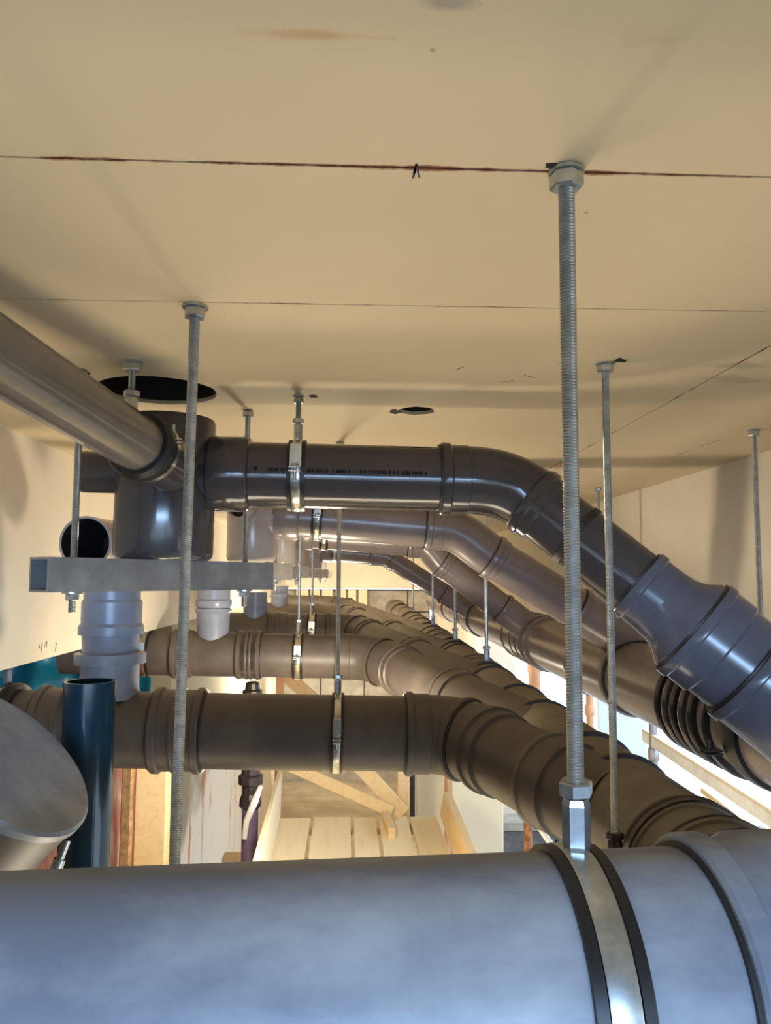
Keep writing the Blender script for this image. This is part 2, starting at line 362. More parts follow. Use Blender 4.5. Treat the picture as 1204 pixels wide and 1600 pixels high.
# intersection of seam 2 with seam 3
yi = (a2+b2*c0)/(1-b2*cx); xi = x3(yi)
def hole(cen, rx, ry, n=30, jit=0.03):
    return [V((cen.x+rx*math.cos(2*PI*i/n)*(1+random.uniform(-jit, jit)), cen.y+ry*math.sin(2*PI*i/n)*(1+random.uniform(-jit, jit)), 0)) for i in range(n)]
big = PZ(246, 611, CEIL); small = PZ(650, 642, CEIL)
H1 = hole(big, 0.096, 0.096, 40, 0.012); H2 = hole(small, 0.034, 0.034, 22, 0.06)
def slab_part(name, outer, holes, z, th, m, parent):
    bm = bmesh.new(); es = []
    for lp in [outer]+holes:
        vs = [bm.verts.new((p[0], p[1], z)) for p in lp]
        es += [bm.edges.new((vs[i], vs[(i+1) % len(vs)])) for i in range(len(vs))]
    bmesh.ops.triangle_fill(bm, use_beauty=True, use_dissolve=False, edges=es)
    ge = bmesh.ops.extrude_face_region(bm, geom=bm.faces[:])
    for e in ge['geom']:
        if isinstance(e, bmesh.types.BMVert): e.co.z += th
    bmesh.ops.recalc_face_normals(bm, faces=bm.faces)
    me = bpy.data.meshes.new(name); bm.to_mesh(me); bm.free(); me.materials.append(M[m])
    o = bpy.data.objects.new(name, me); COL.objects.link(o)
    BASE[o.name] = V((0, 0, 0))
    if parent: o.parent = parent
    return o
slab = slab_part('ceiling', [(XL, Y0), (XR, Y0), (XR, Y1), (XL, Y1)], [H1, H2], CEIL+0.006, 0.22, 'rustline', None)
slab['kind'] = 'structure'
slab_part('soffit_panel', [(XL, Y0), (XR, Y0), (XR, y1(XR)-g), (XL, y1(XL)-g)], [], CEIL, 0.006, 'ceiling', slab)
slab_part('soffit_panel', [(XL, y1(XL)+g), (XR, y1(XR)+g), (XR, y2(XR)-g*0.7), (XL, y2(XL)-g*0.7)], [], CEIL, 0.006, 'ceiling', slab)
slab_part('soffit_panel', [(XL, y2(XL)+g*0.7), (xi-g, y2(xi)+g*0.7), (x3(Y1)-g, Y1), (XL, Y1)], [H1, H2], CEIL, 0.006, 'ceiling', slab)
slab_part('soffit_panel', [(xi+g, y2(xi)+g*0.7), (XR, y2(XR)+g*0.7), (XR, Y1), (x3(Y1)+g, Y1)], [], CEIL, 0.006, 'ceiling', slab)
# dark caps and sides that paint the shade inside the two cored holes, and the chipped spots
part('core_hole_shade', MB().prism([(p.x*1.0+(p.x-big.x)*0.02, p.y+(p.y-big.y)*0.02, CEIL+0.19) for p in H1], (0, 0, 0.03)), 'dark', slab, smooth=False)
part('core_hole_shade', MB().prism([(p.x+(p.x-small.x)*0.02, p.y+(p.y-small.y)*0.02, CEIL+0.19) for p in H2], (0, 0, 0.03)), 'dark', slab, smooth=False)
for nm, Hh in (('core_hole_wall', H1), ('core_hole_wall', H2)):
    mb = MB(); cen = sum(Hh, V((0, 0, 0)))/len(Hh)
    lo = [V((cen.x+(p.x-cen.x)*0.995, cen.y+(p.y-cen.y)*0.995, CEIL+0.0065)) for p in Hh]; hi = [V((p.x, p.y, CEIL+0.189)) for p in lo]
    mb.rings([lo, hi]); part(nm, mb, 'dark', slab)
for (px, py, sx, sy) in ((862, 259, 16, 6), (133, 584, 9, 4), (968, 563, 10, 4), (617, 643, 9, 4), (489, 619, 8, 3)):
    c = PZ(px, py, CEIL); pl = []
    for i in range(9):
        a = 2*PI*i/9; q = PZ(px+sx*math.cos(a)*random.uniform(0.6, 1.1), py+sy*math.sin(a)*random.uniform(0.6, 1.1), CEIL); pl.append((q.x, q.y, CEIL-0.0004))
    part('chipped_spot', MB().prism(pl, (0, 0, 0.0004)), 'dark', slab, smooth=False)
def strokes(name, pts_lists, wpx, plane, m, parent, off):
    mb = MB()
    for pts in pts_lists:
        for (p, q) in zip(pts[:-1], pts[1:]):
            P, Q = plane(*p), plane(*q); d = (Q-P).normalized(); n = V(off).normalized(); s = d.cross(n)*wpx
            mb.prism([P-s, P+s, Q+s*0.8, Q-s*0.8], V(off))
    return part(name, mb, m, parent, smooth=False)
strokes('pen_mark', [[(645, 278), (650, 256), (655, 277)], [(647, 270), (650, 257)]], 0.0009, lambda a, b: PZ(a, b, CEIL), 'ink', slab, (0, 0, -0.0005))
for pts in ([(785, 597), (803, 594)], [(818, 586), (836, 590)], [(712, 578), (724, 573)], [(1095, 697), (1125, 687)], [(1057, 711), (1076, 704)]):
    strokes('scratch', [pts], 0.0008, lambda a, b: PZ(a, b, CEIL), 'rustline', slab, (0, 0, -0.0004))

# ------------------------------------------------------------------ floor and walls
structure('floor', MB().box((0.6, 3.4, -0.05), (7.4, 12.6, 0.1)), 'floor', smooth=False)
LW, RW = -0.70, 1.00
wl = structure('wall_left', MB().box((LW-0.1, (Y0+9.0)/2, (CZ-0.19+CEIL)/2), (0.2, 9.0-Y0, CEIL-CZ+0.19)), 'plaster', smooth=False)
strokes('pencil_mark', [[(61, 1009), (62, 1013)], [(66, 1004), (64, 1018)], [(69, 1010), (70, 1008)], [(71, 1006), (73, 1002), (72, 1013)], [(87, 1007), (88, 1004)], [(88, 1004), (86, 1018)]], 0.0011, lambda a, b: PX(a, b, LW), 'ink', wl, (0.0006, 0, 0))
structure('wall_left_lower', MB().box((LW-0.14, 6.2, (CZ-0.195)/2), (0.2, 5.7, CZ-0.195)), 'stained', smooth=False)
structure('wall_left_jamb', MB().box((LW-0.14, 2.72, (CZ-0.52)/2), (0.2, 0.50, CZ-0.52)), 'redwall', smooth=False)
structure('wall_daylight_mask', MB().box((-0.6, -0.55, (CZ+CEIL)/2), (4.2, 0.12, CEIL-CZ)), 'darkblock', smooth=False)  # unseen lintel, added to hold the daylight to a thin slot
structure('wall_daylight_mask_lower', MB().box((-0.6, -0.55, (CZ-0.36)/2), (4.2, 0.12, CZ-0.36)), 'darkblock', smooth=False)  # unseen lower wall, added to keep daylight off the lower pipe fronts
structure('wall_left_room', MB().box((-2.55, 3.3, CEIL/2), (0.1, 11.4, CEIL)), 'darkblock', smooth=False)
structure('wall_left_room_back', MB().box((-1.7, 4.7, (CEIL)/2), (1.6, 0.1, CEIL)), 'darkblock', smooth=False)
structure('wall_right', MB().box((RW+0.12, (Y0+9.0)/2, (CZ-0.30+CEIL)/2), (0.24, 9.0-Y0, CEIL-CZ+0.30)), 'plaster', smooth=False)
structure('wall_right_pier', MB().box((RW+0.125, 7.3, (CZ-0.31)/2), (0.22, 3.4, CZ-0.31)), 'plaster', smooth=False)
structure('wall_end_beam', MB().box((0.1, 9.05, (CZ-0.12+CEIL)/2), (1.75, 0.3, CEIL-CZ+0.12)), 'endbeam', smooth=False)
we = structure('wall_end', MB().box((0.1, 9.12, (CZ-0.13)/2), (1.75, 0.2, CZ-0.13)), 'mortar', smooth=False)
bw, bh = 0.50, 0.25
row = 0; z = CZ-0.135
while z > 0.05:
    x = -0.78-(0.25 if row % 2 else 0)
    while x < 0.95:
        xa, xb = max(x, -0.76), min(x+bw-0.012, 0.96)
        if xb-xa > 0.06:
            part('block', MB().box(((xa+xb)/2, 9.0+random.uniform(-0.004, 0.004), z-bh/2), (xb-xa, 0.06, bh-0.012)), 'block', we, smooth=False, bevel=0.006)
        x += bw
    z -= bh; row += 1
# upright formwork boards at the head of the end wall
t = thing('formwork_boards', 'row of upright pale boards under the far cream beam', 'boards', (-0.4, 8.9, CZ-0.13))
for i, (pa, pb) in enumerate(((462, 482), (484, 500), (502, 520), (524, 541), (543, 557), (559, 574))):
    A, B = PY(pa, 918, 8.9), PY(pb, 946, 8.9)
    part('board', MB().box(((A.x+B.x)/2, 8.9, CZ-0.13-0.3), (B.x-A.x-0.012, 0.03, 0.6)), 'cream_board', t, smooth=False, bevel=0.003)

# ------------------------------------------------------------------ upper drain branches
def UC(Y): return V((0.775, Y, CZ-0.29+0.015*Y))        # upper collector axis
def LC(Y): return V((0.468, Y, CZ-0.406+0.015*Y))       # lower collector axis
UROW = [1.29, 2.08, 3.05, 4.40]
UPX = [dict(A=(326, 740), B=(728, 750), C=(838, 788), E=(1185, 1062, 1.17)),
       dict(A=(428, 805), B=(690, 826), C=(772, 872), E=(985, 1003)),
       dict(A=(462, 833), B=(655, 849), C=(694, 882), E=(842, 994)),
       dict(A=(500, 861), B=(590, 868), C=(614, 876), E=(745, 960))]
ULAB = ['nearest upper grey drain pipe, with printed line and elbow bending down right',
        'second upper grey drain pipe, partly hidden under the nearest upper one',
        'third upper grey drain pipe, thin strip seen below the second upper one',
        'farthest upper grey drain pipe, sloping down in front of the far cream beam']
R1 = 0.055
uaxis = []
for k, (Y, d) in enumerate(zip(UROW, UPX)):
    A, B, C, E = ((PY(*d[q]) if len(d[q]) == 3 else PY(*d[q], Y)) for q in 'ABCE')
    d1 = (B-A).normalized(); d2 = (E-C).normalized()
    uaxis.append((A, B, C, E, d1, d2))
    root = thing('drain_pipe', ULAB[k], 'pipe', (A.x, A.y, A.z))
    mt = 'pvc' if k == 0 else 'pvc_lit'
    part('straight_pipe', MB().lathe(A, d1, [(0, R1), ((B-A).length-0.03, R1)], 48), mt, root)
    part('elbow', MB().sweep([B-d1*0.03]+elbow_pts(B, d1, C, d2)+[C+d2*0.02], R1+0.003, 48), mt, root)
    socket(root, B-d1*0.045, d1, R1, 0.045, mt)
    socket(root, C-d2*0.012, d2, R1, 0.030, mt, seal=True)
    # spigot socket beside the floor trap
    s = 0.005
    part('socket', MB().lathe(A+d1*s, d1, [(0, R1+0.001), (0, R1+0.006), (0.004, R1+0.008), (0.060, R1+0.008), (0.064, R1+0.006), (0.066, R1)], 48), mt, root)
    Lr = (E-C).length
    if k == 0:
        def at(px):
            best = min(range(400), key=lambda i: abs(proj(C+d2*(i*0.0022))[0]-px)); return best*0.0022
        s1, s2, s3, s4, s5 = at(905), at(1000), at(1050), at(1120), at(1165)
        end = s5+0.42
        part('sloping_pipe', MB().lathe(C, d2, [(0.02, R1), (s2+0.01, R1)], 48), mt, root)
        part('socket', MB().lathe(C, d2, [(s1-0.012, R1), (s1-0.012, R1+0.002), (s1, R1+0.002), (s1, R1)], 48), 'seal', root)
        socket(root, C+d2*(s2-0.008), d2, R1, 0.055, 'pvc_daylit')
        part('reducer', MB().lathe(C, d2, [(s2+0.04, R1+0.005), (s3-0.004, R1+0.006), (s3+0.012, R1+0.012), (s3+0.030, 0.081), (s3+0.034, 0.082), (s4-0.02, 0.082), (s4-0.012, 0.082)], 56), 'pvc_daylit', root)
        socket(root, C+d2*(s4-0.045), d2, 0.081, 0.05, 'pvc_daylit')
        part('wye_body', MB().lathe(C, d2, [(s4-0.01, 0.081), (s5, 0.081), (end, 0.081)], 56), 'pvc_daylit', root)
        socket(root, C+d2*s5, d2, 0.082, 0.34, 'pvc_daylit', bead=0.009)
        # faint printed line along the pipe, facing the camera
        mb = MB(); L = (B-A).length; e = d1.cross(V((0, -1, 0))).normalized()
        a0 = math.radians(2); x = 0.10
        up = V((0, 0, 1)); fr = V((0, -1, 0))
        def surf(s, zz): return A+d1*s+up*zz+fr*math.sqrt((R1+0.0004)**2-zz*zz)
        while x < L-0.07:
            wd = random.choice((0.0018, 0.0026, 0.0032)); 
            if random.random() > 0.12:
                hh = random.uniform(0.0026, 0.0034)
                b = len(mb.v); mb.v += [surf(x, -hh+0.002), surf(x+wd, -hh+0.002), surf(x+wd, hh+0.002), surf(x, hh+0.002)]; mb.f.append((b, b+1, b+2, b+3))
            x += wd+random.choice((0.0009, 0.0012, 0.0035))
        b = len(mb.v); mb.v += [surf(0.080, 0.006), surf(0.088, 0.006), surf(0.084, -0.002)]; mb.f.append((b, b+1, b+2))
        part('print_line', mb, 'print', root, smooth=False, label='faint dark printed line')
    else:
        part('sloping_pipe', MB().lathe(C, d2, [(0.02, R1), (Lr*0.62, R1)], 48), mt, root)
        socket(root, C+d2*(Lr*0.60), d2, R1, 0.06, mt)
        part('wye_arm', MB().lathe(C, d2, [(Lr*0.60+0.05, R1+0.004), (Lr+0.02, R1+0.004)], 48), mt, root)

# upper collector: one long run with wyes, finned adapters and rubber rings
root = thing('collector_pipe', 'upper large grey collector pipe running along the right side', 'pipe', UC(2.2))
ya, yb = 0.45, 6.6; d = (UC(ya)-UC(yb)).normalized()
part('main_pipe', MB().lathe(UC(yb), d, [(0, 0.094), ((UC(ya)-UC(yb)).length, 0.094)], 64), 'pvc_lit', root)
def Yof(axis, px):          # Y on an axis line that projects to a pixel column
    lo, hi = 0.4, 8.0
    for _ in range(40):
        m_ = (lo+hi)/2
        if proj(axis(m_))[0] > px: lo = m_
        else: hi = m_
    return lo
for k, Y in enumerate((2.14, 3.12, 4.45, 5.6)):
    part('wye_body', MB().lathe(UC(Y+0.22), d, [(0, 0.094), (0.002, 0.101), (0.30, 0.101), (0.304, 0.094)], 64), 'pvc_lit', root)
    ring(root, UC(Y+0.23), d, 0.094, 0.012, 0.012, 'pvc_lit', 'bead')
    ring(root, UC(Y-0.10), d, 0.094, 0.016, 0.012, 'pvc_lit', 'bead')
    ring(root, UC(Y-0.115), d, 0.094, 0.006, 0.006)
for px in (832, 841, 850, 859):
    ring(root, UC(Yof(UC, px)), d, 0.094, 0.022, 0.012, 'pvc_lit', 'adapter_fin', 56)
for i in range(5):
    ring(root, UC(1.66-0.040*i), d, 0.094, 0.020, 0.014, 'rubber' if i % 2 == 0 else 'pvc', 'adapter_fin', 56)
ring(root, UC(1.44), d, 0.094, 0.012, 0.014, 'rubber', 'rubber_sleeve'); ring(root, UC(1.355), d, 0.094, 0.05, 0.010, 'rubber', 'rubber_sleeve')
ring(root, UC(1.0), d, 0.094, 0.05, 0.012, 'rubber', 'rubber_sleeve')
e = UC(1.40)+V((-0.093, 0, -0.045)); mb = MB()
mb.box(e+V((-0.016, 0, 0)), (0.03, 0.03, 0.003)); mb.box(e+V((-0.016, 0, 0.006)), (0.03, 0.03, 0.003)); mb.lathe(e+V((-0.02, 0, -0.006)), (0, 0, 1), [(0, 0.004), (0.03, 0.004)], 10, True, True)
part('clamp_ear', mb, 'darksteel', root)

# ------------------------------------------------------------------ lower drain branches
R2 = 0.08
LROW = [1.72, 2.90, 4.00, 5.20, 6.50]
LPX = [dict(A=(-60, 1136), B=(668, 1146.5), C=(768, 1172, 1.62), E=1.22),
       dict(A=(100, 1018), B=(545, 1026), C=(628, 1048, 2.72), E=1.75),
       dict(A=(345, 981), B=(525, 984), C=(577, 996, 3.80), E=2.45),
       dict(A=(400, 960), B=(505, 963), C=(556, 970, 5.00), E=3.25),
       dict(A=(430, 944), B=(495, 946), C=(542, 951, 6.30), E=4.20)]
LLAB = ['nearest thick brown grey drain pipe of the lower row, crossing above the planks',
        'second drain pipe of the lower row, just behind the nearest lower one',
        'third drain pipe of the lower row, behind the one with blue socket and rod',
        'fourth drain pipe of the lower row, mostly hidden by those in front',
        'farthest drain pipe of the lower row, topmost below the cream beam']
laxis = []
for k, (Y, q) in enumerate(zip(LROW, LPX)):
    A, B = PY(*q['A'], Y), PY(*q['B'], Y)
    C = PY(*q['C']); E = LC(q['E'])
    if k >= 2 and A.x < -0.72: A.x = -0.72
    d1 = (B-A).normalized(); d2 = (E-C).normalized()
    laxis.append((A, B, C, E, d1, d2))
    root = thing('drain_pipe', LLAB[k], 'pipe', (A.x, A.y, A.z)); mt = 'pvc_dusty'
    L = (B-A).length
    part('straight_pipe', MB().lathe(A, d1, [(0, R2), (L-0.03, R2)], 56), mt, root)
    part('elbow', MB().sweep([B-d1*0.03]+elbow_pts(B, d1, C, d2, 16)+[C+d2*0.03], R2+0.004, 56), mt, root)
    socket(root, B-d1*0.05, d1, R2, 0.05, mt, bead=0.010, wall=0.006)
    mid = elbow_pts(B, d1, C, d2, 16)
    tm = (mid[9]-mid[8]).normalized()
    ring(root, mid[8], tm, R2+0.004, 0.016, 0.006, mt, 'bead', 56)
    ring(root, mid[8]+tm*0.010, tm, R2+0.004, 0.006, 0.003, 'seal', 'seal_ring', 56)
    socket(root, C-d2*0.005, d2, R2, 0.05, mt, bead=0.011, wall=0.006)
    Ls = (E-C).length
    part('sloping_pipe', MB().lathe(C, d2, [(0.03, R2), (Ls-0.05, R2)], 56), mt, root)
    if k < 4: socket(root, C+d2*(Ls*0.45), d2, R2, 0.07, mt, bead=0.009, wall=0.006)
    if k == 0:
        for px, s in ((243, 1), (318, -1), (62, 1)):
            t0 = min(range(1200), key=lambda i: abs(proj(A+d1*(i*0.0015))[0]-px))*0.0015
            socket(root, A+d1*t0, d1*s, R2, 0.06, mt, bead=0.011, wall=0.006)
            ring(root, A+d1*(t0+0.055*s), d1, R2+0.004, 0.010, 0.006, mt, 'bead', 56)
        t0 = min(range(1200), key=lambda i: abs(proj(A+d1*(i*0.0015))[0]-20))*0.0015
        ring(root, A+d1*t0, d1, R2, 0.03, 0.014, 'rubber', 'rubber_sleeve', 56)
    if k == 1:
        for px, s in ((272, 1), (372, 1), (408, -1)):
            t0 = min(range(1200), key=lambda i: abs(proj(A+d1*(i*0.0015))[0]-px))*0.0015
            socket(root, A+d1*t0, d1*s, R2, 0.07, mt, bead=0.010, wall=0.006)
            ring(root, A+d1*(t0+0.05*s), d1, R2+0.004, 0.010, 0.006, mt, 'bead', 56)
    if k == 2:
        for px in (420, 432): 
            t0 = min(range(1200), key=lambda i: abs(proj(A+d1*(i*0.0015))[0]-px))*0.0015
            socket(root, A+d1*t0, d1, R2, 0.05, mt, bead=0.010, wall=0.006)

# lower collector with its bend into the foreground
root = thing('collector_pipe', 'lower large ringed collector pipe curving round into the foreground', 'pipe', LC(1.6))
RC = 0.088
yb = 7.6; ya = 1.0
d = (LC(ya)-LC(yb)).normalized()
part('main_pipe', MB().lathe(LC(yb), d, [(0, RC), ((LC(ya)-LC(yb)).length, RC)], 64), 'pvc_tan', root)
G0, G1 = V((-0.62, 0.545, CZ-0.300)), V((0.255, 0.575, CZ-0.291))
gd = (G1-G0).normalized()
RF = 0.090
bp = bez(LC(1.0), LC(1.0)+d*0.24, G1+gd*0.20, G1+gd*0.03, 28)
part('bend', MB().sweep(bp, [RC+0.002]*10+[RC+0.002+(RF-RC)*i/18 for i in range(19)], 64), 'pvc_tan', root)
for Yr, wdt, h, mm, nm in ((1.06, 0.016, 0.007, 'seal', 'seal_ring'), (1.045, 0.014, 0.004, 'pvc_tan', 'bead'), (1.31, 0.012, 0.006, 'seal', 'seal_ring'), (1.48, 0.015, 0.007, 'seal', 'seal_ring'), (1.84, 0.012, 0.006, 'seal', 'seal_ring'),
             (2.09, 0.012, 0.006, 'seal', 'seal_ring'), (2.47, 0.014, 0.006, 'seal', 'seal_ring'), (2.62, 0.03, 0.007, 'pvc_tan', 'bead'), (2.72, 0.03, 0.007, 'pvc_tan', 'bead'),
             (2.80, 0.03, 0.009, 'pvc_tan', 'bead'), (3.2, 0.02, 0.006, 'seal', 'seal_ring'), (3.45, 0.02, 0.006, 'seal', 'seal_ring'), (3.75, 0.05, 0.008, 'pvc_tan', 'bead'), (3.95, 0.05, 0.009, 'pvc_tan', 'bead'),
             (4.4, 0.03, 0.007, 'seal', 'seal_ring'), (4.8, 0.03, 0.007, 'seal', 'seal_ring'), (5.1, 0.06, 0.009, 'pvc_tan', 'bead'), (5.5, 0.06, 0.009, 'seal', 'seal_ring'), (6.1, 0.06, 0.010, 'pvc_tan', 'bead'), (6.6, 0.06, 0.010, 'seal', 'seal_ring'), (7.2, 0.06, 0.012, 'pvc_tan', 'bead')):
    ring(root, LC(Yr), d, RC, wdt, h, mm, nm, 56)
for i in (1, 4, 7, 10, 13, 16, 19):
    ring(root, bp[i], bp[i+1]-bp[i-1], RC+0.002, 0.007, 0.006, 'seal', 'seal_ring', 56)
    ring(root, bp[i]+(bp[i+1]-bp[i]).normalized()*0.008, bp[i+1]-bp[i-1], RC+0.002, 0.010, 0.005, 'pvc_tan', 'bead', 56)

# foreground pipe
root = thing('drain_pipe', 'big dust covered blue grey pipe crossing the bottom foreground', 'pipe', G0)
part('straight_pipe', MB().lathe(G0, gd, [(0, RF), ((G1-G0).length, RF)], 96), 'pvc_fore', root)
Lg = (G1-G0).length
ts = min(range(1000), key=lambda i: abs(proj(G0+gd*(i*0.001))[0]-1085))*0.001
part('socket', MB().lathe(G0, gd, [(ts, RF), (ts, RF+0.007), (ts+0.003, RF+0.010), (ts+0.018, RF+0.010), (ts+0.022, RF+0.006), (ts+0.040, RF+0.006), (ts+0.046, RF+0.010), (ts+0.10, RF+0.010), (ts+0.105, RF)], 96), 'pvc_fore', root)
part('seal_ring', MB().lathe(G0, gd, [(ts-0.003, RF), (ts-0.003, RF+0.004), (ts+0.001, RF+0.004), (ts+0.001, RF)], 64), 'seal', root)

# ------------------------------------------------------------------ hangers
def on_axis(A, dd, px, step=0.002, n=1400):
    return A+dd*(min(range(n), key=lambda i: abs(proj(A+dd*(i*step))[0]-px))*step)
c = on_axis(G0, gd, 905, 0.001)
hanger('thick threaded rod hanger clamped on the foreground pipe, beside its socket', c, gd, RF, 0.0063, front=(0, -1, -0.6), wd=0.020, screws=False, top=PZ(884, 266, CEIL), m='zinc')
A, B, C, E, d1, d2 = uaxis[0]
hanger('short rod with shiny clamp on the nearest upper pipe', on_axis(A, d1, 464), d1, R1, 0.0047, wd=0.015)
A, B, C, E, d1, d2 = uaxis[1]
hanger('clamp and rod on the second upper pipe, below the nearest one', on_axis(A, d1, 496), d1, R1, 0.0047, wd=0.015)
A, B, C, E, d1, d2 = uaxis[2]
hanger('clamp on the third upper pipe, a pale tab beneath the second', on_axis(A, d1, 507), d1, R1, 0.0047, wd=0.018, fine=False)
A, B, C, E, d1, d2 = uaxis[3]
hanger('clamp on the farthest upper pipe, left of its elbow', on_axis(A, d1, 523), d1, R1, 0.0047, wd=0.02, fine=False)
A, B, C, E, d1, d2 = laxis[0]
hanger('tall rod hanger clamped round the nearest lower pipe above the planks', on_axis(A, d1, 527), d1, R2, 0.0050, wd=0.014)
A, B, C, E, d1, d2 = laxis[1]
hanger('thin rod hanger clamped round the second lower pipe', on_axis(A, d1, 466), d1, R2, 0.0060, wd=0.020, fine=False)
hanger('rod and clamp at the left end of the second lower pipe', on_axis(A, d1, 229), d1, R2, 0.0060, wd=0.020, fine=False)
A, B, C, E, d1, d2 = laxis[2]
hanger('thin rod hanger clamped round the third lower pipe', on_axis(A, d1, 487), d1, R2, 0.006, wd=0.026, fine=False)
# rods that carry the lower collector and its branches
for px, lab in ((760, 'pale rod to the lower collector, nearest of the three far right rods'), (711, 'pale rod to the lower collector, middle of the three far right rods'), (676, 'pale rod to the lower collector, third back on the far right'), (645, 'farthest pale rod to the lower collector, at its far end')):
    Y = Yof(LC, px)
    hanger(lab, LC(Y), LC(1)-LC(2), RC, 0.0065, wd=0.02, fine=False, clampit=True, screws=False, front=(-1, 0, 0), m='seal')
# dark rod beside the bend
c = PZ(945, 568, CEIL); bt = PY(961, 1322, c.y)
root = thing('pipe_hanger', 'dark slender rod right of the thick rod, ending at the collector bend', 'pipe hanger', (bt.x, bt.y, bt.z))
dd = (c-bt).normalized()
part('threaded_rod', thread(MB(), bt, c+dd*0.004, 0.0055), 'zinc', root)
part('ceiling_nut', MB().hexa(c-dd*0.0125, dd, 0.0118, 0.0105), 'zinc', root, smooth=False)
part('washer', MB().lathe(c-dd*0.002, dd, [(0, 0.014), (0.002, 0.014)], 24, True, True), 'zinc', root)
part('coupling_nut', MB().hexa(bt-dd*0.022, dd, 0.0095, 0.030), 'darksteel', root, smooth=False)
part('lock_nut', MB().hexa(bt+dd*0.009, dd, 0.0115, 0.009), 'darksteel', root, smooth=False)
part('clamp_band', MB().lathe(LC(c.y), LC(1)-LC(2), [(-0.012, 0.0885), (-0.012, 0.095), (0.012, 0.095), (0.012, 0.0885)], 56), 'darksteel', root)
part('clamp_ear', MB().box(((bt.x+LC(c.y).x-0.09)/2, bt.y, bt.z-0.026), (abs(LC(c.y).x-0.085-bt.x)+0.03, 0.026, 0.008)), 'darksteel', root, smooth=False)

# left tall rod in front of the floor trap
c = PZ(305, 478, CEIL)
root = thing('hanger_rod', 'tall threaded rod in front of the floor trap, dark at its lower end', 'threaded rod', (c.x, c.y, CEIL))
bt = PY(272, 1372, c.y)
dd = (c-bt).normalized()
part('threaded_rod', thread(MB(), bt-dd*0.15, c+dd*0.004, 0.0060), 'zinc', root)
part('ceiling_nut', MB().hexa(c-dd*0.0145, dd, 0.0125, 0.0115), 'zinc', root, smooth=False)
part('washer', MB().lathe(c-dd*0.003, dd, [(0, 0.0145), (0.003, 0.0145)], 24, True, True), 'zinc', root)
# two rods at the right carrying the upper collector
for (px, py, lab) in ((1177, 672, 'rod at the right edge of the frame, beside the right wall'), (934, 762, 'short bit of rod seen above the nearest sloping pipe')):
    c = PZ(px, py, CEIL)
    root = thing('hanger_rod', lab, 'threaded rod', (c.x, c.y, CEIL))
    zb = UC(c.y).z+0.02
    part('threaded_rod', thread(MB(), V((c.x, c.y, zb)), c+V((0, 0, 0.004)), 0.0055), 'zinc', root)
    part('ceiling_nut', MB().hexa(c-V((0, 0, 0.0125)), (0, 0, 1), 0.011, 0.0105), 'zinc', root, smooth=False)
    part('washer', MB().lathe(c-V((0, 0, 0.002)), (0, 0, 1), [(0, 0.013), (0.002, 0.013)], 24, True, True), 'zinc', root)

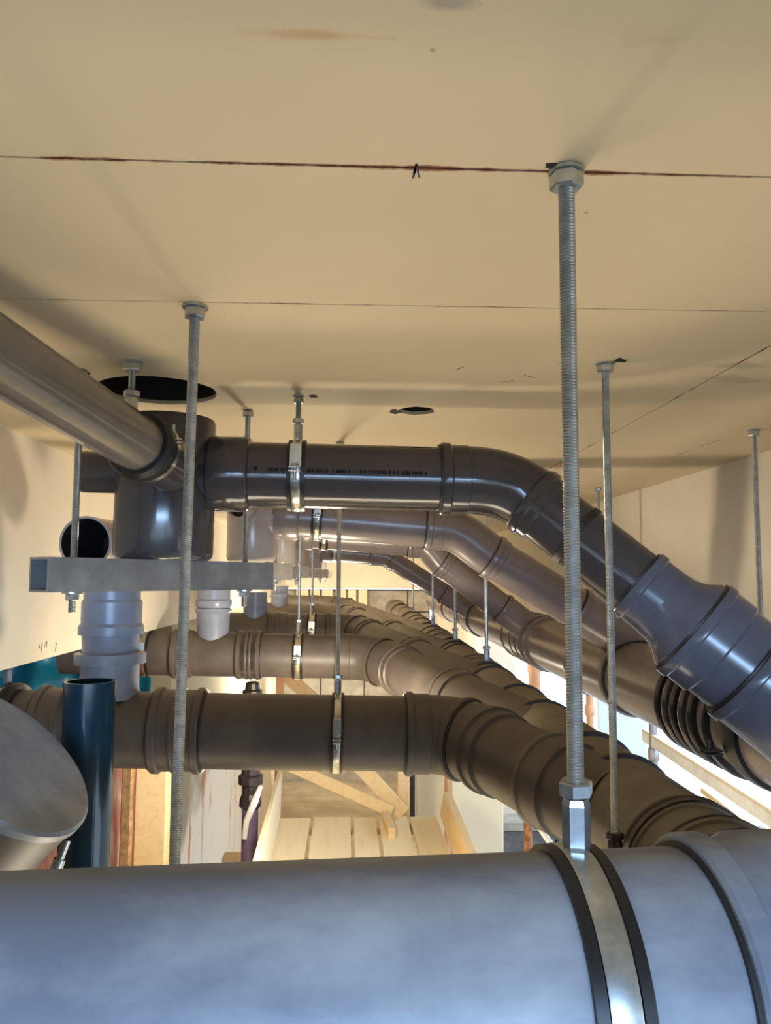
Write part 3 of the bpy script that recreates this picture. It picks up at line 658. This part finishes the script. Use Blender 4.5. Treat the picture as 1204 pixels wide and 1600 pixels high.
# ------------------------------------------------------------------ floor traps on rails
TR = [(178, 332, 875, 1.29, 'trap'), (357, 431, 877, 2.08, 'trap_pale'), (424, 466, 883, 3.05, 'trap_pale'), (472, 503, 889, 4.40, 'trap_pale'), (494, 511, 892, 5.6, 'trap_pale')]
TLAB = ['big grey floor trap drum standing on the nearest galvanised rail', 'second floor trap, pale and shiny, behind the nearest rail', 'third floor trap, pale, just right of the second', 'fourth small pale floor trap left of the tall pipe rod', 'farthest tiny floor trap under the far upper pipes']
RLAB = ['nearest galvanised square rail hung under the big grey trap', 'second galvanised rail under the second trap', 'third galvanised rail under the third trap', 'fourth galvanised rail, small and far', 'farthest galvanised rail under the tiny trap']
Lr_, Rr_ = PY(60, 906, 1.10), PY(412, 905, 1.44)
zr = (Lr_.z+Rr_.z)/2; Lr_.z = Rr_.z = zr
for k, (xa, xb, yb_, Y, mt) in enumerate(TR):
    p0, p1 = PY(xa, yb_, Y), PY(xb, yb_, Y)
    rad = (p1.x-p0.x)/2 if k == 0 else 0.066
    bot = V(((p0.x+p1.x)/2 if k == 0 else p1.x-rad, Y, p0.z))
    top = PY(255, 641, Y-rad).z if k == 0 else CEIL-0.05
    hgt = top-bot.z
    root = thing('floor_trap', TLAB[k], 'floor trap', bot)
    ns = 64 if k == 0 else 40
    part('body', MB().lathe(bot, (0, 0, 1), [(0, rad*0.90), (0.004, rad*0.965), (0.012, rad), (hgt-0.006, rad*1.0), (hgt, rad*0.97)], ns, True, True), mt, root)
    if k == 0:
        dA = uaxis[0][4]; A = uaxis[0][0]
        part('outlet_spigot', MB().lathe(A-dA*0.10, dA, [(0, R1), (0.108, R1)], 48), mt, root)
        s0, s1 = PY(182, 739, Y+0.01), PY(128, 737, Y+0.01); sd = (s1-s0).normalized()
        part('inlet_stub', MB().lathe(s0-sd*0.03, sd, [(0, 0.034), (0.03+(s1-s0).length-0.004, 0.035), (0.03+(s1-s0).length, 0.034), (0.03+(s1-s0).length, 0.029), (0.03, 0.029)], 40), mt, root)
        # front inlet socket for the long pipe
    else:
        A = uaxis[min(k, 3)][0]; dA = uaxis[min(k, 3)][4]
        if k < 4: part('outlet_spigot', MB().lathe(V((bot.x, Y, A.z)), dA, [(0, R1), (max(0.02, A.x-bot.x+0.01), R1)], 40), mt, root)
        st = V((bot.x-0.01, Y-rad*0.9, bot.z+hgt*0.66))
        part('inlet_stub', MB().lathe(st, (-0.25, -1, 0), [(0, 0.033), (0.05, 0.034), (0.05, 0.029), (0.0, 0.029)], 32), mt, root)
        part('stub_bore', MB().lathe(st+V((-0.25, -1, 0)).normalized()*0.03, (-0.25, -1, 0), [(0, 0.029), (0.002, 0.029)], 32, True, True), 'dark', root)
    # rail
    if k == 0: a, b = Lr_.copy(), Rr_.copy(); hs = 0.049
    else:
        off = V((bot.x-(-0.345), bot.y-1.22, 0)); a, b = Lr_+off, Rr_+off; hs = 0.049
        sh = (bot.x+rad+0.012)-b.x; a.x += sh; b.x += sh
        a.z = b.z = bot.z-hs/2-0.0005
    if k == 0: a.z = b.z = bot.z-hs/2-0.0005
    rl = thing('support_rail', RLAB[k], 'rail', (a+b)/2)
    dd = (b-a).normalized(); sx = V((0, 0, 1)).cross(dd).normalized(); Lx = (b-a).length
    mb = MB(); hw, wt = hs/2, 0.0035
    def loop(o, s, inset): 
        return [o+sx*(x*(hw-inset))+V((0, 0, z_*(hw-inset))) for x, z_ in ((-1, -1), (1, -1), (1, 1), (-1, 1))]
    mb.rings([loop(a, 0, 0), loop(b, 0, 0), loop(b, 0, wt), loop(a, 0, wt)], closed_profile=True)
    part('square_tube', mb, 'galv' if k == 0 else 'galv_lit', rl, smooth=False)
    R_ = Matrix((sx, dd, V((0, 0, 1)))).transposed()
    part('end_light_stop', MB().box(b-dd*0.006, (hs-0.009, 0.003, hs-0.009), R_), 'galv', rl, smooth=False)  # plate added to shut out light so the tube inside stays dark
    for i, tt in enumerate((0.12, 0.89)):
        p = a+dd*(Lx*tt)
        if i == 0 and k: p += V((0, 0, 0))
        z0 = p.z-hw-0.030
        part('threaded_rod', thread(MB(), V((p.x, p.y, z0)), V((p.x, p.y, CEIL)), 0.0052, k < 2), 'zinc', rl)
        part('nut', MB().hexa(V((p.x, p.y, p.z-hw-0.0125)), (0, 0, 1), 0.0105, 0.0095), 'zinc', rl, smooth=False)
        part('washer', MB().lathe(V((p.x, p.y, p.z-hw-0.003)), (0, 0, 1), [(0, 0.0145), (0.0027, 0.0145)], 20, True, True), 'zinc', rl)
        part('ceiling_nut', MB().hexa(V((p.x, p.y, CEIL-0.0125)), (0, 0, 1), 0.0105, 0.0105), 'zinc', rl, smooth=False)

# long inlet pipe running from the front-left into the big trap
pe = PY(221, 697, 1.10); pf = PY(-2, 557, 0.80)
di = (pf-pe).normalized()
root = thing('inlet_pipe', 'glossy grey pipe running from the upper left edge into the big trap', 'pipe', pe)
ri = 0.039
part('straight_pipe', MB().lathe(pe-di*0.02, di, [(0, ri), (0.95, ri)], 56, cap1=True), 'steelpipe', root)
part('rubber_collar', MB().lathe(pe, di, [(-0.014, ri), (-0.014, ri+0.008), (-0.010, ri+0.011), (0.006, ri+0.012), (0.014, ri+0.007), (0.014, ri)], 56), 'rubber', root)
part('trap_socket', MB().lathe(pe, di, [(-0.095, ri+0.004), (-0.03, ri+0.004), (-0.028, ri+0.007), (-0.013, ri+0.007), (-0.013, ri)], 56), 'trap', root)
part('hose_band', MB().lathe(pe, di, [(-0.026, ri+0.0068), (-0.026, ri+0.0088), (-0.016, ri+0.0088), (-0.016, ri+0.0068)], 56), 'band', root)
ea = PY(266, 692, 1.10); mb = MB()
for s in (0.0, 0.005): mb.box(ea+V((0, 0, s)), (0.034, 0.012, 0.0022))
part('clamp_ear', mb, 'band', root, bevel=0.0005)
mb = MB(); mb.lathe(ea+V((0.004, -0.002, -0.008)), (0, 0, 1), [(0, 0.0028), (0.034, 0.0028)], 10, True, True); mb.hexa(ea+V((0.004, -0.002, -0.010)), (0, 0, 1), 0.0055, 0.006)
part('clamp_screw', mb, 'zinc', root)
# its own hanger
c = PZ(207, 565, CEIL); bt = V((c.x, c.y, c.z-0.058))
root = thing('pipe_hanger', 'short rod with long coupling nut above the glossy inlet pipe', 'pipe hanger', (c.x, c.y, CEIL))
part('threaded_rod', thread(MB(), bt, c+V((0, 0, 0.004)), 0.0048), 'zinc', root)
part('ceiling_nut', MB().hexa(c-V((0, 0, 0.0135)), (0, 0, 1), 0.0125, 0.0110, 0.1), 'zinc', root, smooth=False)
part('washer', MB().lathe(c-V((0, 0, 0.0025)), (0, 0, 1), [(0, 0.0145), (0.0025, 0.0145)], 24, True, True), 'zinc', root)
part('lock_nut', MB().hexa(bt+V((0, 0, 0.006)), (0, 0, 1), 0.0115, 0.0095, 0.6), 'zinc', root, smooth=False)
part('coupling_nut', MB().hexa(bt-V((0, 0, 0.035)), (0, 0, 1), 0.0100, 0.041), 'zinc', root, smooth=False)

# open stub by the left wall
p = PY(133, 848, 1.47); dd = V((0.10, 1, 0)).normalized()
root = thing('stub_pipe', 'open black mouthed pipe stub by the left wall, behind the rail', 'pipe', p)
part('pipe_shell', MB().lathe(p, dd, [(0.0, 0.046), (0.0, 0.0505), (0.20, 0.0505)], 48), 'trap_pale', root)
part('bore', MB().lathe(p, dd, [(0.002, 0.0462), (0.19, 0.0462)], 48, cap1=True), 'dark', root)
e0 = p+dd*0.20
part('elbow', MB().sweep(bez(e0, e0+dd*0.06, e0+dd*0.10+V((-0.03, 0, 0)), e0+dd*0.10+V((-0.13, 0, 0)), 12), 0.052, 40), 'trap_pale', root)
for s in (0.17, 0.15): ring(root, p+dd*s, dd, 0.0505, 0.006, 0.004, 'trap_pale', 'bead')

# vertical socket riser into the nearest lower pipe
A, B, C, E, d1, d2 = laxis[0]
ax = on_axis(A, d1, 168); Yr = ax.y
def zpx(y): return PY(168, y, Yr).z
root = thing('riser_pipe', 'blue grey vertical socket pipe under the rail, on the nearest lower pipe', 'pipe', ax)
rr = 0.0615
zt = zpx(900); 
prof = [(zpx(1060)-zt-0.02, rr), (zpx(1037)-zt, rr), (zpx(1036)-zt, rr+0.013), (zpx(1020)-zt, rr+0.013), (zpx(1019)-zt, rr+0.002)]
part('tee_socket', MB().lathe(V((ax.x, ax.y, zt)), (0, 0, 1), [(zpx(1090)-zt, rr+0.004)]+prof+[(zpx(1018)-zt, rr)], 48), 'pvc_blue', root)
part('coupling', MB().lathe(V((ax.x, ax.y, zt)), (0, 0, 1), [(zpx(1022)-zt, rr-0.003), (zpx(992)-zt, rr-0.001), (zpx(991)-zt, rr+0.007), (zpx(978)-zt, rr+0.007), (zpx(973)-zt, rr+0.002), (zpx(940)-zt, rr+0.002), (zpx(936)-zt, rr-0.002), (0, rr-0.002)], 48, cap1=True), 'pvc_blue', root)
# same on the second and third lower pipes
A2, B2, C2, E2, d12, d22 = laxis[1]
ax2 = on_axis(A2, d12, 332)
def zp2(y): return PY(332, y, ax2.y).z
root = thing('riser_pipe', 'second blue grey socket riser, on the second lower pipe', 'pipe', ax2)
part('tee_socket', MB().lathe(V((ax2.x, ax2.y, zp2(1010))), (0, 0, 1), [(0, 0.058), (zp2(958)-zp2(1010), 0.060), (zp2(955)-zp2(1010), 0.066), (zp2(951)-zp2(1010), 0.066), (zp2(950)-zp2(1010), 0.060)], 40), 'pvc_blue', root)
part('coupling', MB().lathe(V((ax2.x, ax2.y, zp2(952))), (0, 0, 1), [(0, 0.056), (zp2(945)-zp2(952), 0.066), (zp2(938)-zp2(952), 0.066), (zp2(936)-zp2(952), 0.060), (zp2(900)-zp2(952), 0.060)], 40, cap1=True), 'pvc_blue', root)
for kk, px, yt, lab in ((2, 398, 925, 'third socket riser, right of the second, on the third lower pipe'), (3, 436, 915, 'fourth small dark socket riser on the fourth lower pipe')):
    A3, d13 = laxis[kk][0], laxis[kk][4]
    a3 = on_axis(A3, d13, px)
    zt3 = PY(px, yt, a3.y).z
    root = thing('riser_pipe', lab, 'pipe', a3)
    part('tee_socket', MB().lathe(V((a3.x, a3.y, a3.z)), (0, 0, 1), [(0, 0.060), (max(0.085, (zt3-a3.z)*0.6), 0.060)], 32), 'pvc_blue', root)
    part('coupling', MB().lathe(V((a3.x, a3.y, a3.z)), (0, 0, 1), [(max(0.085, (zt3-a3.z)*0.6), 0.066), (max(0.10, (zt3-a3.z)*0.72), 0.066), (max(0.10, (zt3-a3.z)*0.72), 0.06), (max(0.16, zt3-a3.z), 0.06)], 32, cap1=True), 'pvc_blue', root)

# open black standpipe and capped branch at the lower left
p = PY(141, 1064, 0.95)
root = thing('standpipe', 'open topped glossy black blue pipe standing left of the foreground', 'pipe', (p.x, p.y, 0))
rb = 0.0295
part('pipe_shell', MB().lathe((p.x, p.y, 0), (0, 0, 1), [(0, rb), (p.z, rb), (p.z, rb-0.003), (p.z-0.15, rb-0.003)], 48), 'black_pipe', root)
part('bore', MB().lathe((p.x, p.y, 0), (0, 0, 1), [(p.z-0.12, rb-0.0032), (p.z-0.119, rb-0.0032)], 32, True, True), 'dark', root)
fc = PY(12, 1181, 0.78)
vv = ray(12, 1181); e1 = vv.cross(V((0, 0, 1))).normalized(); e2 = e1.cross(vv)
nn = (-vv*0.455+e1*0.60+e2*0.66).normalized()
rc = 0.098
root = thing('capped_branch', 'capped blunt pipe end tilted up at the lower left edge', 'pipe', fc)
part('end_cap', MB().lathe(fc, -nn, [(0, rc*0.97), (0.003, rc), (0.010, rc), (0.011, rc-0.003)], 64, cap0=True), 'pvc_fore', root)
L0 = fc-nn*0.20
part('branch_pipe', MB().sweep([fc-nn*0.009, fc-nn*0.1]+bez(L0, L0-nn*0.08, L0-nn*0.12+V((0, 0, -0.05)), L0-nn*0.12+V((0, 0, -0.16)), 10)+[V((L0-nn*0.12).xy.to_3d())], rc-0.003, 56), 'pvc_dusty', root)
part('clamp_band', MB().lathe(fc-nn*0.105, -nn, [(0, rc-0.003), (0, rc+0.002), (0.02, rc+0.002), (0.02, rc-0.003)], 56), 'rubber', root)
lt = PY(86, 1362, 0.80)
part('clamp_screw', MB().lathe(lt, (0.3, 0.2, 1), [(0, 0.006), (0.012, 0.006), (0.012, 0.004), (0.03, 0.004)], 12, True, True), 'band', root)

# small white plastic valve at the far left and teal sheet under the beam
p = PY(8, 1050, 1.66)
c = V((p.x, 1.72, laxis[0][0].z))
root = thing('pipe_hanger', 'bright rod end and nut above the left end of the nearest lower pipe', 'pipe hanger', c)
zc_ = on_axis(laxis[0][0], laxis[0][4], 8)
part('coupling_nut', MB().hexa(V((zc_.x, zc_.y, zc_.z+R2+0.012)), (0, 0, 1), 0.009, 0.032), 'zinc', root, smooth=False)
part('lock_nut', MB().hexa(V((zc_.x, zc_.y, zc_.z+R2+0.045)), (0, 0, 1), 0.012, 0.009), 'zinc', root, smooth=False)
part('threaded_rod', thread(MB(), V((zc_.x, zc_.y, zc_.z+R2+0.03)), V((zc_.x, zc_.y, CEIL)), 0.005, False), 'zinc', root)
clamp(root, zc_, laxis[0][4], R2, (0, -1, 0), 0.022, 'band', False)
mb = MB(); rows = []
NX, NZ = 40, 10
for j in range(NZ+1):
    for i in range(NX+1):
        a = PY(-60+340*i/NX, 985+115*j/NZ, 3.25)
        mb.v.append(V((a.x-0.12, 3.25+0.05*math.sin(i*0.55)+0.03*math.sin(j*0.9+i*0.2), a.z)))
for j in range(NZ):
    for i in range(NX):
        b = j*(NX+1)+i; mb.f.append((b, b+1, b+NX+2, b+NX+1))
tp_ = solo('tarpaulin', mb, 'teal', 'teal sheet hanging in the dark gap below the left wall', 'tarpaulin', angle=80)
so = tp_.modifiers.new('thickness', 'SOLIDIFY'); so.thickness = 0.004

# ------------------------------------------------------------------ timber, planks and props below
ZP = CZ-1.05
t = thing('plank_platform', 'pale plank platform seen below the nearest lower pipe', 'platform', (0, 2.7, ZP))
bx = [429, 488, 550, 589, 638, 684]; Yf = PZ(550, 1277, ZP).y
for i in range(5):
    A = PY(bx[i]+1, 1277, Yf); B = PY(bx[i+1]-1.2, 1277, Yf)
    A.z = B.z = ZP
    k = 1.4
    g2 = 0.004
    part('plank', MB().prism([(A.x+g2, Yf, ZP-0.03), (B.x-g2, Yf, ZP-0.03), (B.x-g2+0.004*i-0.006, k, ZP-0.03), (A.x+g2+0.004*i-0.006, k, ZP-0.03)], (0, 0, 0.03+0.003*(i % 2))), 'pine_pale', t, smooth=False, bevel=0.002)
for yy in (1.6, 2.5, Yf-0.1):
    part('bearer', MB().box((A.x-0.27, yy, ZP-0.075), (0.70, 0.08, 0.088)), 'pine', t, smooth=False)
for sx_ in (-0.42, 0.34):
    for yy in (1.6, Yf-0.1): part('post', MB().box((sx_-0.05, yy, (ZP-0.12)/2), (0.08, 0.08, ZP-0.12)), 'pine', t, smooth=False)
a = PY(686, 1279, Yf); b = PZ(712, 1356, ZP)
solo('toe_board', MB().prism([V((a.x+0.002, Yf, ZP+0.004)), V((a.x+0.030, Yf, ZP+0.004)), V((a.x+0.055, Yf, ZP+0.105)), V((a.x+0.02, Yf, ZP+0.105))], V((b.x-a.x-0.01, b.y-Yf-0.6, 0))), 'pine', 'pale board on edge along the right side of the platform', 'board', smooth=False, bevel=0.002)
a = PY(437, 1200, Yf)
solo('toe_board', MB().prism([V((a.x-0.012, Yf, ZP+0.004)), V((a.x+0.006, Yf, ZP+0.004)), V((a.x+0.012, Yf, a.z)), V((a.x-0.006, Yf, a.z))], V((0.036, -1.9, 0))), 'pine_pale', 'pale board on edge along the left side of the platform', 'board', smooth=False, bevel=0.002)
def stick(name, p, q, wd, th, m, lab, cat='timber', Yp=None, grp=None):
    return solo(name, MB().beam(p, q, th, wd, up=(0, 0, 1) if abs((V(q)-V(p)).normalized().z) < 0.9 else (1, 0, 0)), m, lab, cat, grp, smooth=False, bevel=0.003)
Yb = Yf-0.07
def onp(px, py, Y):
    q = PY(px, py, Y); q.z = max(q.z, ZP+0.022); return q
stick('brace', PY(440, 1190, Yb), onp(612, 1268, Yb), 0.050, 0.025, 'pine', 'long slanting timber brace above the planks, left one')
stick('brace', PY(556, 1190, Yb+0.04), onp(630, 1276, Yb+0.04), 0.065, 0.025, 'pine', 'steeper timber brace meeting the upright, above the planks')
def upr(px, Y, ytop, wd, m, lab, cat='timber'):
    q = PY(px, ytop, Y)
    return solo('upright', MB().box((q.x, Y, q.z/2), (wd, 0.03, q.z)), m, lab, cat, smooth=False, bevel=0.003)
upr(630, Yf+0.06, 1150, 0.055, 'pine', 'light timber upright right of the two slanting braces')
upr(641, Yf+0.14, 1150, 0.04, 'darksteel', 'dark post just right of the light timber upright', 'post')
upr(438, Yf+0.26, 1040, 0.037, 'copper', 'brown round edged upright left of the block wall', 'post')
stick('offcut', PZ(597, 1262, ZP+0.03), PZ(612, 1303, ZP+0.022), 0.045, 0.03, 'pine', 'short timber offcut lying on the planks under the braces')
stick('ledger', PY(432, 1199, Yf+0.10), PY(655, 1197, Yf+0.10), 0.03, 0.03, 'pine', 'horizontal timber ledger hidden along the pipe underside')
stick('brace', PY(430, 1041, Yf+0.31), PY(604, 1192, Yf+0.13), 0.06, 0.025, 'pine', 'timber brace seen in the gap between the two nearest lower pipes')
# yellow timber post, its dark side and a brown jamb board
a = PY(233, 1200, 2.5)
solo('timber_post', MB().box((a.x+0.014, 2.5, (CZ-0.56)/2), (0.098, 0.06, CZ-0.56)), 'pine', 'thick yellow timber post left of the tall rod foot', 'post', smooth=False, bevel=0.004)
a = PY(203, 1200, 2.46)
solo('jamb_board', MB().box((a.x, 2.44, (CZ-0.56)/2), (0.03, 0.03, CZ-0.56)), 'pine_dark', 'narrow brown upright board left of the yellow timber post', 'board', smooth=False, bevel=0.003)
# violet prop with dark coupler
PYP = 2.96; q = PYP/2.55
pp = PY(390, 1300, PYP)
t = thing('shoring_prop', 'violet steel shoring prop with dark screw collar beside the platform', 'prop', (pp.x, pp.y, 0))
def zz(y): return PY(390, y, PYP).z
part('outer_tube', MB().lathe((pp.x, pp.y, 0), (0, 0, 1), [(0, 0.026*q), (zz(1262), 0.026*q)], 28, True, True), 'purple', t)
part('collar', MB().lathe((pp.x, pp.y, zz(1264)), (0, 0, 1), [(a_*q, b_*q) for a_, b_ in ((0, 0.026), (0.012, 0.036), (0.035, 0.034), (0.05, 0.027), (0.075, 0.027), (0.08, 0.040), (0.105, 0.040), (0.11, 0.03), (0.13, 0.03))], 10, True, True), 'darksteel', t, smooth=False)
part('inner_tube', MB().lathe((pp.x, pp.y, zz(1230)), (0, 0, 1), [(0, 0.022*q), (zz(1083)-zz(1230), 0.022*q)], 24, True, True), 'darksteel', t)
part('head_nut', MB().lathe((pp.x, pp.y, zz(1088)), (0, 0, 1), [(a_*q*0.95, b_*q) for a_, b_ in ((0, 0.026), (0.008, 0.032), (0.02, 0.032), (0.024, 0.024), (0.045, 0.022), (0.05, 0.014))], 12, True, True), 'darksteel', t, smooth=False)
part('handle', MB().sweep([V((pp.x+0.035*q, pp.y-0.03, zz(1225))), V((pp.x+0.02*q, pp.y-0.048, zz(1245))), V((pp.x-0.005, pp.y-0.058, zz(1275))), V((pp.x-0.012, pp.y-0.058, zz(1302)))], [0.008, 0.014, 0.012, 0.010], 12, True, True), 'whitemetal', t)
# cream boards right of the platform
a, b = PY(706, 1190, 3.75), PY(786, 1190, 3.75)
solo('cream_panel', MB().box(((a.x+b.x)/2, 3.80, (CZ-0.62)/2), (b.x-a.x, 0.08, CZ-0.62)), 'cream_board', 'wide cream upright panel right of the plank platform', 'panel', smooth=False, bevel=0.003)
a, b = PY(650, 1190, 4.1), PY(694, 1190, 4.1)
solo('cream_panel', MB().box(((a.x+b.x)/2, 4.13, (CZ-0.62)/2), (b.x-a.x, 0.06, CZ-0.62)), 'cream_board', 'narrow cream upright panel behind the right toe board', 'panel', smooth=False, bevel=0.003)
a = PY(700, 1230, 4.3)
solo('pipe_stack', MB().lathe((a.x, 4.35, 0), (0, 0, 1), [(0, 0.022), (1.0, 0.022), (1.005, 0.026), (1.03, 0.026), (1.035, 0.022), (1.5, 0.022)], 16, True, True), 'copper', 'thin copper brown pipe in the gap between the two cream panels', 'pipe')

# ------------------------------------------------------------------ outside, right
structure('wall_outside', MB().box((4.4, 4.2, 0.95), (0.2, 6.8, 1.9)), 'whitepaint', smooth=False)
def tube(name, px, y0, y1_, Y, r, m, lab, cat, collar=None):
    a = PY(px, y0, Y); b = PY(px, y1_, Y)
    t = thing(name, lab, cat, (a.x, Y, 0))
    part('tube', MB().lathe((a.x, Y, 0), (0, 0, 1), [(0, r), (a.z, r)], 20, True, True), m, t)
    if collar:
        c = PY(px, collar, Y); part('collar', MB().lathe((a.x, Y, c.z-0.03), (0, 0, 1), [(0, r), (0.01, r*1.35), (0.05, r*1.35), (0.06, r)], 20), m, t)
    return t
tube('scaffold_post', 920, 1062, 1300, 4.2, 0.020, 'copper', 'orange brown upright tube between the two collector pipes', 'post', 1110)
tube('scaffold_post', 1019, 1115, 1400, 3.2, 0.017, 'greytube', 'grey scaffold upright right of the pale blue sheet', 'post', 1178)
tube('scaffold_post', 824, 1262, 1400, 2.75, 0.0145, 'rust', 'rusty upright tube just left of the thick rod foot', 'post')
tube('scaffold_post', 1189, 1292, 1400, 2.3, 0.012, 'greytube', 'short grey post at the right edge under the yellow sheet', 'post', 1316)
a = PY(933, 1050, 4.6); b = PY(1010, 1240, 4.6)
solo('pale_sheet', MB().box(((a.x+b.x)/2, 4.6, (a.z)/2), (b.x-a.x, 0.03, a.z)), 'paleblue', 'pale blue upright sheet outside, behind the dark slender rod', 'sheet', smooth=False)
a, b = PY(1008, 1150, 3.3), PY(1300, 1340, 1.95)
t = thing('scaffold_deck', 'long chalky aluminium deck plank slanting down outside on the right', 'scaffold plank', a)
part('deck', MB().beam(a, b, 0.03, 0.044), 'whitemetal', t, smooth=False, bevel=0.003)
part('edge_rail', MB().beam(a+V((0, 0, 0.027)), b+V((0, 0, 0.027)), 0.032, 0.009), 'cream_board', t, smooth=False)
a, b, c, d_ = PY(1095, 1231, 3.1), PY(1230, 1222, 3.1), PY(1260, 1330, 2.3), PY(1165, 1285, 2.6)
solo('formwork_sheet', MB().prism([a, b, c, d_], V((0, 0.01, -0.02))), 'ply', 'yellow formwork sheet outside at the right edge', 'sheet', smooth=False)
a, b = PY(1140, 1291, 2.62), PY(1182, 1292, 2.62)
solo('red_rail', MB().beam(a, b, 0.02, 0.024), 'red', 'small red rail end under the yellow sheet', 'rail', smooth=False)
a, b = PY(836, 1284, 2.6), PY(874, 1338, 2.2)
solo('thin_tube', MB().sweep([a, lerp(a, b, 0.8), b, b+V((0.02, -0.05, 0-b.z))], [0.009, 0.009, 0.014, 0.014], 14, True, True), 'whitemetal', 'thin pale tube slanting down left of the thick rod foot', 'tube')
a, b = PY(834, 1012, 5.2), PY(834, 1052, 5.2)
solo('orange_drum', MB().lathe((a.x, 5.2, 0), (0, 0, 1), [(0, 0.04), (b.z, 0.04), (b.z+0.01, 0.046), (a.z, 0.046)], 20, True, True), 'copper', 'pinkish orange round post in the glare between the collectors', 'post')
# low dark block wall seen under the nearest lower branch
lw = thing('block_parapet', 'low dark block wall outside behind the rusty tube', 'wall', (0.9, 4.6, 0))
a0 = PY(784, 1308, 4.6); a1_ = PY(885, 1308, 4.6)
for j in range(5):
    for i in range(3):
        wbl = (a1_.x-a0.x+0.1)/3
        zt_ = a0.z+0.06-0.2*j
        if zt_-0.19 < 0: continue
        part('block', MB().box((a0.x+wbl*(i+0.5)+(0.03 if j % 2 else -0.02), 4.6, zt_-0.095), (wbl-0.015, 0.15, 0.188)), 'darkblock', lw, smooth=False, bevel=0.006)
part('coping', MB().box(((a0.x+a1_.x)/2, 4.6, a0.z+0.085), (a1_.x-a0.x+0.16, 0.18, 0.045)), 'block', lw, smooth=False)
part('footing', MB().box(((a0.x+a1_.x)/2, 4.6, (a0.z-0.74)/2), (a1_.x-a0.x+0.1, 0.15, max(0.02, a0.z-0.74))), 'darkblock', lw, smooth=False)
bpy.context.view_layer.update()
